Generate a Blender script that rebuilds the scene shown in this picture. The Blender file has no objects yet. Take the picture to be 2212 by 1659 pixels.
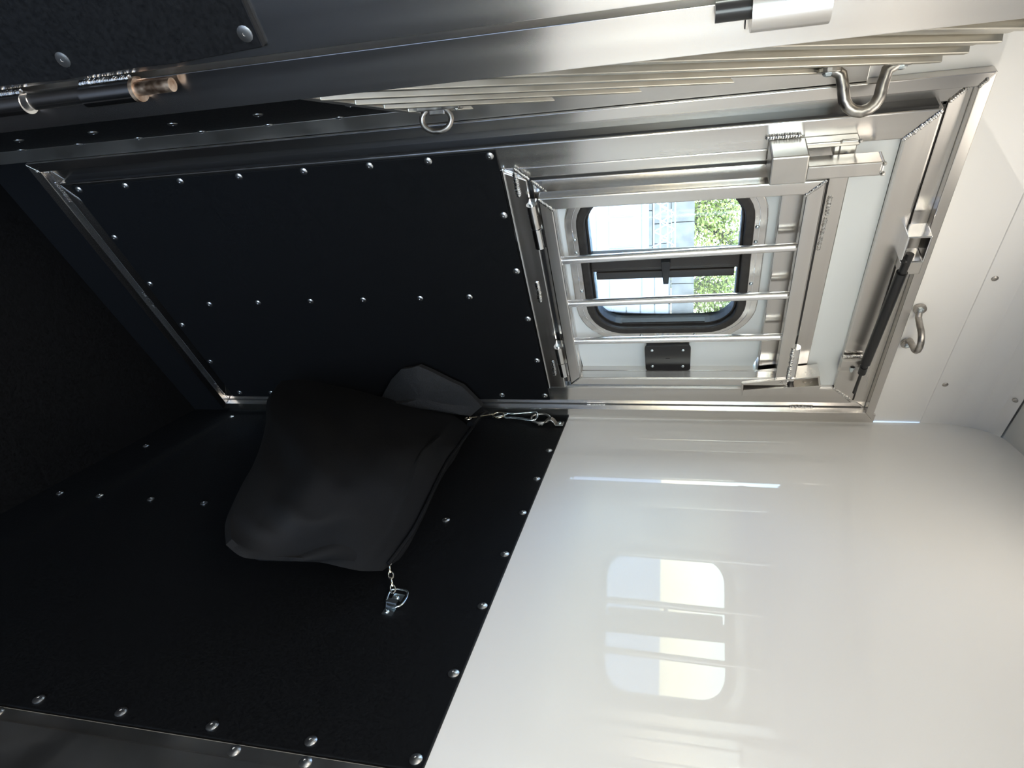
import bpy, bmesh, math, random
from mathutils import Vector, Matrix, noise
random.seed(7)
S = bpy.context.scene
COL = S.collection

# ---------------------------------------------------------------- camera, world, lights, exposure
TH = 1.03956978                                   # the stall dividers meet the side wall at this angle
cam_d = bpy.data.cameras.new('camera')
cam = bpy.data.objects.new('camera', cam_d); COL.objects.link(cam)
cam_d.sensor_fit = 'HORIZONTAL'; cam_d.sensor_width = 36.0
cam_d.lens = 36.0 * 1423.64 / 2212; cam_d.clip_start = 0.02; cam_d.clip_end = 400
CAMPOS = Vector((-1.495, -1.15, 1.44))
R = Matrix(((0.18192821, -0.64923368, -0.7385105),
            (0.16233078, 0.760569, -0.62863623),
            (0.96982001, -0.00551631, 0.24375957)))
R = Matrix((R.row[0], R.row[1], R.row[2]))
cam.matrix_world = Matrix.Translation(CAMPOS) @ R.to_4x4()
S.camera = cam

W = bpy.data.worlds.new('sky'); S.world = W; W.use_nodes = True
nt = W.node_tree; nt.nodes.clear()
o_ = nt.nodes.new('ShaderNodeOutputWorld'); b_ = nt.nodes.new('ShaderNodeBackground')
sky = nt.nodes.new('ShaderNodeTexSky'); sky.sky_type = 'NISHITA'; sky.sun_disc = False
sky.sun_elevation = math.radians(52); sky.sun_rotation = math.radians(200)
sky.air_density = 1.0; sky.dust_density = 0.3; sky.ozone_density = 2.0
nt.links.new(sky.outputs[0], b_.inputs[0]); nt.links.new(b_.outputs[0], o_.inputs[0])
b_.inputs[1].default_value = 2.1

def light(name, kind, loc, energy, color=(1, 1, 1), size=0.1, target=None, size_y=None):
    l = bpy.data.lights.new(name, kind); l.energy = energy; l.color = color
    o = bpy.data.objects.new(name, l); COL.objects.link(o); o.location = loc
    if kind == 'AREA':
        l.size = size
        if size_y: l.shape = 'RECTANGLE'; l.size_y = size_y
    elif kind == 'POINT': l.shadow_soft_size = size
    elif kind == 'SUN': l.angle = size
    if target is not None:
        o.rotation_euler = (Vector(target) - Vector(loc)).to_track_quat('-Z', 'Y').to_euler()
    return o
light('sun', 'SUN', (-2, -6, 9), 2.4, (1, .96, .9), math.radians(.6), target=(1.0, 3, 0))
light('camera_flash', 'POINT', (-1.455, -1.19, 1.46), 1.8, (1, .96, .90), 0.012)
light('stall_fill_light', 'AREA', (-2.05, -1.35, 2.175), 42, (1, .92, .81), 0.8, target=(-2.05, -1.35, 0))  # added soft lamp out of view, lifts the overall brightness evenly
light('corner_fill_light', 'AREA', (-.70, -.40, 2.175), 2.4, (1, .92, .81), 0.4, target=(-.70, -.40, 0))  # added lamp out of view, brightens the dim corner by the door

S.cycles.diffuse_bounces = 8; S.cycles.max_bounces = 14; S.cycles.transparent_max_bounces = 12
S.view_settings.view_transform = 'Standard'; S.view_settings.look = 'None'
S.view_settings.gamma = 1.0; S.view_settings.use_curve_mapping = False
S.view_settings.exposure = -0.24

# ---------------------------------------------------------------- materials
def mat(name, color=(.5, .5, .5), rough=.5, metal=0.0, **k):
    m = bpy.data.materials.new(name); m.use_nodes = True
    n = m.node_tree; p = n.nodes['Principled BSDF']
    p.inputs['Base Color'].default_value = (*color, 1)
    p.inputs['Roughness'].default_value = rough; p.inputs['Metallic'].default_value = metal
    if 'coat' in k: p.inputs['Coat Weight'].default_value = k['coat']; p.inputs['Coat Roughness'].default_value = k.get('coat_rough', .05)
    if 'spec' in k: p.inputs['Specular IOR Level'].default_value = k['spec']
    return m
def add_noise(m, scale=(1, 1, 1), detail=4, c0=None, c1=None, r0=None, r1=None, bump=0.0, bdist=.001, nscale=8.0, lo=.3, hi=.7):
    n = m.node_tree; p = n.nodes['Principled BSDF']; L = n.links
    tc = n.nodes.new('ShaderNodeTexCoord'); mp = n.nodes.new('ShaderNodeMapping'); mp.inputs['Scale'].default_value = scale
    no = n.nodes.new('ShaderNodeTexNoise'); no.inputs['Scale'].default_value = nscale; no.inputs['Detail'].default_value = detail
    L.new(tc.outputs['Object'], mp.inputs['Vector']); L.new(mp.outputs[0], no.inputs['Vector'])
    if c0 is not None:
        cr = n.nodes.new('ShaderNodeValToRGB'); cr.color_ramp.elements[0].color = (*c0, 1); cr.color_ramp.elements[1].color = (*c1, 1)
        cr.color_ramp.elements[0].position = lo; cr.color_ramp.elements[1].position = hi
        L.new(no.outputs['Fac'], cr.inputs[0]); L.new(cr.outputs[0], p.inputs['Base Color'])
    if r0 is not None:
        mr = n.nodes.new('ShaderNodeMapRange'); mr.inputs['From Min'].default_value = lo; mr.inputs['From Max'].default_value = hi
        mr.inputs['To Min'].default_value = r0; mr.inputs['To Max'].default_value = r1
        L.new(no.outputs['Fac'], mr.inputs['Value']); L.new(mr.outputs[0], p.inputs['Roughness'])
    if bump:
        bm = n.nodes.new('ShaderNodeBump'); bm.inputs['Strength'].default_value = bump; bm.inputs['Distance'].default_value = bdist
        L.new(no.outputs['Fac'], bm.inputs['Height']); L.new(bm.outputs[0], p.inputs['Normal'])
    return m
def brushed(name, scale, rot):
    m = add_noise(mat(name, (.74, .72, .70), .3, 1), scale, 3, (.66, .635, .61), (.75, .73, .70), .21, .28, 0, 0, 3, .25, .75)
    n = m.node_tree; p = n.nodes['Principled BSDF']; t = n.nodes.new('ShaderNodeCombineXYZ')
    for k in range(3): t.inputs[k].default_value = rot[k]
    n.links.new(t.outputs[0], p.inputs['Tangent']); p.inputs['Anisotropic'].default_value = .82; p.inputs['Anisotropic Rotation'].default_value = .25
    return m
ALV = brushed('aluminium_brushed_upright', (14, 14, .6), (.12, .09, 1))
ALH = brushed('aluminium_brushed_level', (.6, 14, 14), (1, .05, .15))
ALD = add_noise(mat('aluminium_dull', (.7, .68, .66), .4, 1), (3, 3, 3), 5, (.58, .565, .54), (.68, .66, .63), .30, .40, 0, .0006, 4)
ALS = add_noise(mat('aluminium_slat', (.7, .68, .62), .42, 1), (6, 6, 6), 4, (.64, .61, .54), (.72, .69, .62), .36, .46, 0, .0006, 3)
ALP = mat('aluminium_polished', (.84, .84, .84), .14, 1)
ALB = mat('aluminium_bar', (.80, .79, .79), .26, 1)
WELD = add_noise(mat('weld_bead', (.72, .72, .71), .22, 1), (1, 1, 1), 3, (.45, .44, .43), (.85, .84, .82), .15, .35, .1, .0005, 220)
STEEL = add_noise(mat('steel_worn', (.46, .43, .40), .32, 1), (1, 1, 1), 4, (.30, .28, .26), (.58, .55, .51), .25, .45, .2, .0006, 60)
ZINC = mat('steel_zinc', (.68, .76, .80), .25, 1)
BRASS = mat('steel_brassy', (.80, .72, .55), .2, 1)
RUST = add_noise(mat('steel_rusty', (.4, .3, .22), .4, 1), (1, 1, 1), 5, (.22, .13, .08), (.62, .5, .4), .3, .6, .3, .0006, 90)
RUB = add_noise(mat('black_rubber', (.004, .0045, .005), .55, 0, spec=.16), (1, 1, 1), 5, (.003, .0033, .004), (.006, .0065, .0075), .5, .65, .35, .0006, 260)
RIV = mat('rivet_aluminium', (.62, .63, .64), .32, 1)
WHT = add_noise(mat('white_gloss_panel', (.86, .855, .84), .6, 0, coat=.6, coat_rough=.02, spec=.1), (1, 1, 1), 2, (.855, .85, .835), (.865, .86, .845), None, None, .04, .002, 1.2)
WHD = mat('white_door_skin', (.66, .69, .70), .35, 0)
ASPH = add_noise(mat('asphalt', (.06, .06, .062), .85), (1, 1, 1), 5, (.04, .04, .042), (.08, .08, .082), None, None, .2, .004, 30)
ROOFM = mat('white_roof_skin', (.62, .63, .62), .4, 0)
BLK = mat('black_plastic', (.012, .012, .013), .38)
SEAL = add_noise(mat('black_seal', (.02, .018, .016), .4, 0), (1, 1, 1), 3, (.014, .012, .011), (.03, .027, .024), .35, .55, .2, .0005, 90)
BRN = mat('dark_brown_slider', (.022, .018, .016), .35)
STRUTM = mat('strut_black', (.01, .01, .011), .28)
FAB = add_noise(mat('black_nylon', (.012, .013, .016), .8, 0, spec=.2), (1, 1, 1), 3, (.0042, .0047, .0055), (.0055, .006, .0072), .72, .85, .25, .001, 500)
FUZZ = add_noise(mat('black_fleece', (.018, .019, .022), .9, 0), (1, 1, 1), 3, (.003, .0033, .004), (.014, .015, .0165), .8, .95, .8, .002, 260)
MATM = add_noise(mat('floor_rubber', (.004, .004, .004), .7, 0, spec=.12), (1, 1, 1), 5, (.003, .003, .003), (.006, .006, .006), .5, .75, .5, .001, 180)
GRAV = add_noise(mat('pale_gravel', (.7, .69, .66), .9, 0), (1, 1, 1), 6, (.55, .54, .52), (.85, .84, .82), None, None, .3, .01, 12)
BLOCK = add_noise(mat('grey_concrete', (.14, .16, .16), .85, 0), (1, 1, 1), 5, (.15, .14, .12), (.23, .215, .185), None, None, .2, .004, 3)
TRAIL = mat('white_trailer_skin', (.40, .405, .40), .35)
TRUSS = mat('galvanised_steel', (.62, .66, .70), .4, .6)
LEAF = add_noise(mat('spring_leaf', (.30, .52, .08), .6, 0), (1, 1, 1), 3, (.17, .22, .03), (.38, .40, .09), None, None, 0, 0, 1.2)
BARK = mat('tree_bark', (.16, .13, .11), .9)
TYRE = mat('tyre_black', (.03, .03, .03), .7)
GL = bpy.data.materials.new('window_glass'); GL.use_nodes = True
n = GL.node_tree; n.nodes.clear()
a = n.nodes.new('ShaderNodeOutputMaterial'); mx = n.nodes.new('ShaderNodeMixShader'); tr = n.nodes.new('ShaderNodeBsdfTransparent')
gs = n.nodes.new('ShaderNodeBsdfGlossy'); fr = n.nodes.new('ShaderNodeFresnel'); gs.inputs['Roughness'].default_value = .02
tr.inputs[0].default_value = (.93, .96, .95, 1); fr.inputs['IOR'].default_value = 1.45
n.links.new(fr.outputs[0], mx.inputs[0]); n.links.new(tr.outputs[0], mx.inputs[1]); n.links.new(gs.outputs[0], mx.inputs[2]); n.links.new(mx.outputs[0], a.inputs[0])

# ---------------------------------------------------------------- mesh helpers
I4 = Matrix.Identity(4)
class MB:
    def __init__(s, M=None): s.bm = bmesh.new(); s.M = M or I4
    def poly_prism(s, pts, fn, d0, d1):
        """pts 2-D outline, fn(a,b,d)->xyz"""
        v0 = [s.bm.verts.new(s.M @ Vector(fn(a, b, d0))) for a, b in pts]
        v1 = [s.bm.verts.new(s.M @ Vector(fn(a, b, d1))) for a, b in pts]
        s.bm.faces.new(v0); s.bm.faces.new(v1[::-1]); k = len(pts)
        for i in range(k): s.bm.faces.new((v0[i], v0[(i + 1) % k], v1[(i + 1) % k], v1[i]))
        return s
    def xz(s, pts, y0, y1): return s.poly_prism(pts, lambda a, b, d: (a, d, b), y0, y1)
    def box(s, x0, x1, y0, y1, z0, z1): return s.xz([(x0, z0), (x1, z0), (x1, z1), (x0, z1)], y0, y1)
    def ring(s, outer, inner, y0, y1):
        k = len(outer); f = lambda p, y: s.bm.verts.new(s.M @ Vector((p[0], y, p[1])))
        a0 = [f(p, y0) for p in outer]; a1 = [f(p, y1) for p in outer]; b0 = [f(p, y0) for p in inner]; b1 = [f(p, y1) for p in inner]
        for i in range(k):
            j = (i + 1) % k
            for q in ((a0[i], a0[j], b0[j], b0[i]), (a1[i], b1[i], b1[j], a1[j]), (a0[i], a1[i], a1[j], a0[j]), (b0[i], b0[j], b1[j], b1[i])): s.bm.faces.new(q)
        return s
    def sweep(s, path, r, n=10, closed=False, flat=None):
        """tube along a path; r number or list; flat=(normal, factor) squashes"""
        P = [s.M @ Vector(p) for p in path]; k = len(P); rings = []
        up = None
        for i, p in enumerate(P):
            if closed: t = P[(i + 1) % k] - P[i - 1]
            else: t = P[min(i + 1, k - 1)] - P[max(i - 1, 0)]
            t.normalize()
            if up is None:
                up = Vector((0, 0, 1)) if abs(t.z) < .9 else Vector((1, 0, 0))
            u = (up - t * up.dot(t)).normalized(); v = t.cross(u); up = u
            rr = r[i] if isinstance(r, (list, tuple)) else r
            rings.append([s.bm.verts.new(p + (u * math.cos(2 * math.pi * q / n) + v * math.sin(2 * math.pi * q / n)) * rr) for q in range(n)])
        for i in range(k if closed else k - 1):
            A, B = rings[i], rings[(i + 1) % k]
            for q in range(n): s.bm.faces.new((A[q], A[(q + 1) % n], B[(q + 1) % n], B[q]))
        if not closed: s.bm.faces.new(rings[0][::-1]); s.bm.faces.new(rings[-1])
        return s
    def cyl(s, p0, p1, r, n=16): return s.sweep([p0, p1], r, n)
    def dome(s, p, nrm, r, h, n=14, dent=True):
        p = s.M @ Vector(p); nrm = (s.M.to_3x3() @ Vector(nrm)).normalized(); u = nrm.orthogonal().normalized(); v = nrm.cross(u)
        prof = [(1, -.2), (1, .25), (.8, .65), (.5, .92), (.22, 1.0), (.2, .7)] if dent else [(1, -.2), (1, .3), (.7, .8), (.3, 1)]
        prev = None
        for a, b in prof:
            rg = [s.bm.verts.new(p + (u * math.cos(2 * math.pi * q / n) + v * math.sin(2 * math.pi * q / n)) * r * a + nrm * h * b) for q in range(n)]
            if prev:
                for q in range(n): s.bm.faces.new((prev[q], prev[(q + 1) % n], rg[(q + 1) % n], rg[q]))
            prev = rg
        s.bm.faces.new(prev); return s
    def bead(s, p, r, sq=(1, 1, 1)):
        M = s.M @ Matrix.Translation(p) @ Matrix.Diagonal((r * sq[0], r * sq[1], r * sq[2], 1))
        bmesh.ops.create_icosphere(s.bm, subdivisions=1, radius=1, matrix=M); return s
    def make(s, name, material, parent=None, smooth=False, bevel=0, kind=None, seg=2):
        bmesh.ops.recalc_face_normals(s.bm, faces=s.bm.faces[:])
        me = bpy.data.meshes.new(name); s.bm.to_mesh(me); s.bm.free(); me.materials.append(material)
        if smooth: me.polygons.foreach_set('use_smooth', [True] * len(me.polygons))
        o = bpy.data.objects.new(name, me); COL.objects.link(o)
        if parent is not None: o.parent = parent
        if kind: o['kind'] = kind
        if smooth:
            me.set_sharp_from_angle(angle=math.radians(40))
        if bevel:
            b = o.modifiers.new('bevel', 'BEVEL'); b.width = bevel; b.segments = seg; b.limit_method = 'ANGLE'; b.angle_limit = math.radians(40)
            b.harden_normals = False
        return o
def empty(name, loc=(0, 0, 0)):
    o = bpy.data.objects.new(name, None); COL.objects.link(o); o.empty_display_size = .05; return o
def tag(o, label, cat, group=None):
    o['label'] = label; o['category'] = cat
    if group: o['group'] = group
    return o
def struct(o): o['kind'] = 'structure'; return o
def instance(src, locs, parent, rots=None):
    """more copies of a small part, sharing its mesh; src already sits at locs[0]"""
    for i, l in enumerate(locs):
        c = src if i == 0 else src.copy()
        if i: COL.objects.link(c)
        c.parent = parent; c.location = l
    return src
def weld(p0, p1, r, parent, name='weld_bead', sq=(1, 1, 1), step=.8):
    m = MB(); a, b = Vector(p0), Vector(p1); k = max(3, int((b - a).length / (r * step)))
    for i in range(k + 1):
        m.bead(a.lerp(b, i / k) + Vector((random.uniform(-1, 1), 0, random.uniform(-1, 1))) * r * .12, r * random.uniform(.85, 1.1), sq)
    return m.make(name, WELD, parent, smooth=True)
def rrect(x0, x1, z0, z1, r, n=8):
    out = []
    for cx, cz, a0 in ((x1 - r, z1 - r, 0), (x0 + r, z1 - r, 90), (x0 + r, z0 + r, 180), (x1 - r, z0 + r, 270)):
        for i in range(n + 1):
            a = math.radians(a0 + 90 * i / n); out.append((cx + r * math.cos(a), cz + r * math.sin(a)))
    return out
def grow(pts, d, cx, cz):
    return pts
cT, sT = math.cos(TH), math.sin(TH)
# divider frames: local x = t (away from the corner along the divider), local y = out of its face, local z = up
MR = Matrix(((-cT, -sT, 0, 0), (-sT, cT, 0, 0), (0, 0, 1, 0), (0, 0, 0, 1)))          # white divider, right
SX = -.945
ML = Matrix(((-cT, sT, 0, SX), (-sT, -cT, 0, 0), (0, 0, 1, 0), (0, 0, 0, 1)))         # slatted divider, left
FLOOR = -.12; ROOF = 2.195

# ---------------------------------------------------------------- room shell
BACK = -2.35; LEFT = -3.6
struct(MB().box(LEFT, .05, BACK, .03, FLOOR - .04, FLOOR).make('floor', MATM))
# side wall with the door opening
wf = struct(MB().box(LEFT, -.92, 0, .05, FLOOR, 2.04).box(-.92, -.868, .002, .05, FLOOR, 2.04).make('wall_front', WHT))
MB().box(-.868, .05, .002, .05, 1.869, 2.04).box(-.088, .05, .002, .05, FLOOR, 1.869).box(-.868, -.088, .002, .05, FLOOR, .06).make('wall_panel', WHT, wf)
MB().box(LEFT, -.955, -.006, 0, FLOOR, 1.0).make('rubber_panel', RUB, wf)
MB().box(-.92, -.0005, -.004, .003, FLOOR, .012).make('rubber_panel', RUB, wf)
cov = [(0, 2.0405), (-.0035, 2.104), (-.0225, 2.147), (-.045, 2.172), (-.068, 2.188)]
m = MB()
for i in range(len(cov) - 1):
    (y0, z0), (y1, z1) = cov[i], cov[i + 1]
    m.poly_prism([(y0, z0), (y1, z1), (y1 + .03, z1 + .02), (y0 + .03, z0 - .02 if i == 0 else z0 + .02)], lambda a, b, d: (d, a, b), LEFT, .05)
m.make('cove_panel', WHT, wf)
cs = MB().dome((0, 0, 0), (0, -1, 0), .0065, .003, dent=True).make('screw', STEEL, wf)
instance(cs, [(-.152, -.001, 2.056), (-.48, -.001, 2.056), (-.81, -.001, 2.056), (-1.14, -.001, 2.056)], wf)
cs2 = MB().dome((0, 0, 0), (0, -1, -.6), .0065, .003, dent=True).make('screw', STEEL, wf)
instance(cs2, [(-.165, -.058, 2.180), (-.5, -.058, 2.180), (-.83, -.058, 2.180)], wf)
struct(MB().box(LEFT, .05, BACK, -.069, 2.192, 2.23).box(LEFT, .05, -.069, .05, 2.205, 2.23).make('ceiling', ROOFM))
for lx, ly, lr in ((-2.05, -1.35, .42), (-.70, -.40, .21)):  # housings for the two added fill lamps, both out of view
    e = tag(empty('fill_light_housing'), 'flat square housing of an added, unseen fill light ' + ('over the open end of the stall' if lx < -1 else 'close above the door'), 'ceiling light')
    MB().box(lx - lr, lx + lr, ly - lr, ly + lr, 2.180, 2.1915).make('housing', BLK if 0 else ROOFM, e)
# back wall with an open doorway to daylight
wb = struct(MB().box(LEFT, -2.7, BACK - .05, BACK, FLOOR, 2.2).box(-1.5, .05, BACK - .05, BACK, FLOOR, 2.2).box(-2.7, -1.5, BACK - .05, BACK, 2.02, 2.2).make('wall_back', WHT))
MB().box(LEFT, -2.71, BACK, BACK + .006, FLOOR, 1.12).make('rubber_panel', RUB, wb)
wz = struct(MB().box(LEFT - .05, LEFT, BACK, .03, FLOOR, 2.2).make('wall_left', WHT))
MB().box(LEFT, LEFT + .006, BACK + .006, -.006, FLOOR, 1.137).make('rubber_panel', RUB, wz)

# ---------------------------------------------------------------- white divider on the right
prof = [(0, FLOOR), (2.72, FLOOR), (2.72, 2.192), (.20, 2.192), (.105, 2.192), (.079, 2.187), (.052, 2.172), (.026, 2.147), (.004, 2.104), (.0, 2.04)]
wr = struct(MB(MR).poly_prism(prof, lambda a, b, d: (a, d, b), 0, -.03).make('wall_right', WHT))
rp = MB(MR).poly_prism([(.001, FLOOR), (1.187, FLOOR), (1.187, 1.137), (.001, 1.137)], lambda a, b, d: (a, d, b), .0005, .0065).make('rubber_panel', RUB, wr, bevel=.0015)
MB(MR).poly_prism([(1.191, FLOOR), (1.212, FLOOR), (1.212, 1.134), (1.191, 1.134)], lambda a, b, d: (a, d, b), .0005, .006) \
      .poly_prism([(1.214, FLOOR), (1.33, FLOOR), (1.33, 1.134), (1.214, 1.134)], lambda a, b, d: (a, d, b), .0005, .009).make('edge_channel', ALD, wr, bevel=.001)
MB(MR).box(1.332, 2.70, .0005, .0065, FLOOR, 1.137).make('rubber_panel', RUB, wr)
def RW(t, o, z): return MR @ Vector((t, o, z))
def LW(t, o, z): return ML @ Vector((t, o, z))
rn = MR.to_3x3() @ Vector((0, 1, 0)); ln = ML.to_3x3() @ Vector((0, 1, 0))
rv = MB().dome((0, 0, 0), rn, .0085, .0035).make('rivet', RIV, rp, smooth=True)
L = [(.249, 1.124), (.406, 1.124), (.561, 1.125), (.716, 1.125), (.870, 1.125), (1.025, 1.125), (1.173, 1.124)]
L += [(1.170, z) for z in (.975, .824, .673, .525, .375, .225, .075)]
L += [(.588, -.06), (.590, .064), (.592, .216), (.596, .368), (.600, .52), (.603, .67), (.606, .82), (.607, .970)]
L += [(.301, -.056), (.067, .063), (.067, .215), (.067, .37), (.9, -.06)]
instance(rv, [RW(t, .0068, z) for t, z in L], rp)
rv2 = MB().dome((0, 0, 0), rn, .0085, .0035).make('rivet', RIV, wr, smooth=True)
instance(rv2, [RW(1.200, .006, z) for z in (.984, .880, .483, .18)], wr)

# ---------------------------------------------------------------- slatted divider on the left
TE = .525
wl = struct(MB(ML).box(-.002, TE, -.03, -.004, FLOOR, 1.838).make('wall_divider', ALS))
lp = MB(ML).box(.002, TE, -.004, .002, FLOOR, .955).make('rubber_panel', RUB, wl)
lrv = MB().dome((0, 0, 0), ln, .0085, .0035).make('rivet', RIV, lp, smooth=True)
LL = [(.22, .258 + .168 * i) for i in range(-2, 5)] + [(.018, .186 + .155 * i) for i in range(-1, 5)]
instance(lrv, [LW(t, .0022, z) for t, z in LL], lp)
MB(ML).box(.0, TE, -.004, .010, .955, .972).make('cap_trim', ALD, wl, bevel=.002)
# diagonal interlocking slats over the upper part, cut off at the trim, the corner and the top edge
def clip_poly(poly, f):
    out = []
    for i in range(len(poly)):
        a, b = poly[i], poly[(i + 1) % len(poly)]; fa, fb = f(a), f(b)
        if fa >= 0: out.append(a)
        if (fa >= 0) != (fb >= 0):
            k = fa / (fa - fb); out.append((a[0] + (b[0] - a[0]) * k, a[1] + (b[1] - a[1]) * k))
    return out
slope = 1.45
for i in range(-1, 13):
    zc = .79 + .152 * i                       # height where the lower edge of the slat meets the corner
    for (w0, w1, o1) in ((0.010, .118, .003), (.118, .146, .011)):
        quad = [(-.1, zc + w0 + .1 * slope), (.9, zc + w0 - .9 * slope), (.9, zc + w1 - .9 * slope), (-.1, zc + w1 + .1 * slope)]
        q = clip_poly(quad, lambda p: p[0] - .0); q = clip_poly(q, lambda p: TE - p[0]); q = clip_poly(q, lambda p: p[1] - .972); q = clip_poly(q, lambda p: 1.838 - p[1]) if q else q
        if len(q) > 2:
            MB(ML).poly_prism(q, lambda a, b, d: (a, d, b), -.004, o1).make('slat', ALS, wl, bevel=.0015)
# flat closing strip between the slats and the door surround
st = MB().box(-.950, -.921, -.014, 0, FLOOR, 1.735).make('closing_strip', ALD, wl, bevel=.001)

# ---------------------------------------------------------------- door surround
jb = struct(empty('trim_1'))
def member(name, pts, y0, y1, m_, parent, bevel=.0015, label=None):
    o = MB().xz(pts, y0, y1).make(name, m_, parent, bevel=bevel)
    if label: o['label'] = label
    return o
def rect_frame(name_s, name_r, X0, X1, Z0, Z1, wl_, wr_, wb_, wt_, y0, y1, parent, bevel=.0015, mv=None, mh=None, skip=()):
    mv = mv or ALV; mh = mh or ALH
    a0, a1, c0, c1 = X0 + wl_, X1 - wr_, Z0 + wb_, Z1 - wt_
    if 'l' not in skip: member(name_s, [(X0, Z0), (a0, c0), (a0, c1), (X0, Z1)], y0, y1, mv, parent, bevel)
    if 'r' not in skip: member(name_s, [(X1, Z0), (X1, Z1), (a1, c1), (a1, c0)], y0, y1, mv, parent, bevel)
    if 'b' not in skip: member(name_r, [(X0, Z0), (X1, Z0), (a1, c0), (a0, c0)], y0, y1, mh, parent, bevel)
    if 't' not in skip: member(name_r, [(X0, Z1), (a0, c1), (a1, c1), (X1, Z1)], y0, y1, mh, parent, bevel)
rect_frame('flange_upright', 'flange_rail', -.920, -.035, .012, 1.918, .022, .027, .026, .019, -.020, 0, jb)
rect_frame('jamb_upright', 'jamb_rail', -.898, -.062, .038, 1.899, .031, .027, .024, .030, -.001, .05, jb)
MB().box(-.0637, -.0622, -.0030, -.0005, .04, 1.89).make('joint_gap', BLK, jb)
MB().box(-.034, -.0005, -.003, .002, FLOOR, 1.93).make('corner_strip', ALV, jb)
weld((-.908, -.021, 1.907), (-.898, -.021, 1.899), .0035, jb); weld((-.894, -.002, 1.895), (-.869, -.002, 1.871), .004, jb)
weld((-.060, -.004, 1.197), (-.060, -.004, 1.243), .0045, jb, sq=(.8, .6, 1)); weld((-.062, -.004, 1.725), (-.062, -.004, 1.775), .0045, jb, sq=(.8, .6, 1))
weld((-.889, -.005, .0405), (-.9, -.02, .03), .004, jb)
for z in (.20, .62): pass
for x in (-.84, -.50, -.12): weld((x - .02, -.004, .040), (x + .03, -.004, .040), .0035, jb, sq=(1, .6, .6))
MB().box(-.868, -.862, .001, .048, .066, 1.867).box(-.094, -.088, .001, .048, .066, 1.867).box(-.868, -.088, .001, .048, 1.862, 1.868).box(-.862, -.80, .044, .05, .07, 1.862).box(-.165, -.094, .044, .05, .07, 1.862).box(-.80, -.165, .044, .05, .07, 1.15).box(-.80, -.165, .044, .05, 1.71, 1.862).make('door_gasket', BLK, jb)

# ---------------------------------------------------------------- the walk-through door (leaf)
dr = struct(empty('door_1'))
LX0, LX1, LZ0, LZ1 = -.871, -.112, .072, 1.856
DY = -.030; DB = .012
member('stile', [(LX0, LZ0), (-.822, LZ0 + .03), (-.822, 1.807), (LX0, LZ1)], DY, DB, ALV, dr, .0025)
member('stile', [(LX1, LZ0), (LX1, LZ1), (-.170, 1.806), (-.170, LZ0 + .03)], DY, DB, ALV, dr, .004)
member('rail', [(LX0, LZ1), (-.822, 1.807), (-.170, 1.806), (LX1, LZ1)], DY, DB, ALH, dr, .004)
member('rail', [(LX0, LZ0), (LX1, LZ0), (-.170, LZ0 + .03), (-.822, LZ0 + .03)], DY, DB, ALH, dr, .003)
# inner frame round the feed opening
OX0, OX1, OZ0, OZ1 = -.798, -.172, 1.152, 1.702
member('frame_upright', [(-.821, 1.103), (OX0, OZ0), (OX0, 1.735), (-.821, 1.735)], DY + .003, DB, ALV, dr, .002)
member('frame_rail', [(OX0, OZ1), (-.171, OZ1), (-.171, 1.736), (OX0, 1.736)], DY + .002, DB, ALH, dr, .002)
member('frame_rail', [(-.821, 1.1045), (-.171, 1.1045), (-.171, OZ0), (OX0, OZ0)], DY - .004, DB, ALH, dr, .0025)
MB().box(-.826, -.1705, DY - .008, DY - .0035, 1.104, 1.110).make('edge_lip', ALP, dr, bevel=.001)
MB().box(-.8205, -.1705, DY + .010, .006, 1.7362, 1.8062).make('white_panel', WHD, dr)
MB().box(-.821, -.1705, DY + .006, .004, LZ0 + .03, 1.1025).make('backing_panel', ALD, dr)
kp = MB().box(-.866, -.120, -.0365, -.0302, .106, 1.1035).make('rubber_panel', RUB, dr, bevel=.0015)
drv = MB().dome((0, 0, 0), (0, -1, 0), .0080, .0036).make('rivet', RIV, kp, smooth=True)
L = [(-.857, z) for z in (.123, .25, .394, .54, .693, .84, .965, 1.090)] + [(-.722, 1.091), (-.574, 1.091), (-.427, 1.092), (-.280, 1.091), (-.140, 1.091)]
L += [(-.140, z) for z in (.971, .84, .69, .54, .394, .25, .14)] + [(-.502, z) for z in (.252, .397, .547, .691, .84, .964)] + [(-.724, .120), (-.577, .119), (-.429, .121), (-.28, .12)]
instance(drv, [(x, -.0366, z) for x, z in L], kp)
MB().box(-.8755, -.8712, -.026, .012, .09, 1.848).box(-.7972, -.7905, -.021, .01, 1.153, 1.70).box(-.797, -.18, -.02, .01, 1.1525, 1.1575).box(-.79, -.175, -.034, .01, 1.6975, 1.7025).make('edge_seal', BLK, dr)
weld((-.822, DY - .001, 1.808), (-.866, DY - .001, 1.852), .0042, dr, sq=(1, .6, 1)); weld((-.170, DY - .001, 1.806), (-.128, DY - .001, 1.849), .0038, dr, sq=(1, .6, 1))
weld((-.823, -.035, 1.133), (-.801, -.035, 1.155), .0036, dr, sq=(1, .7, 1))
for x0, x1 in ((-.815, -.765), (-.535, -.482), (-.272, -.225)): weld((x0, -.036, 1.131), (x1, -.036, 1.130), .0055, dr, sq=(.7, .5, 1))
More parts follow.
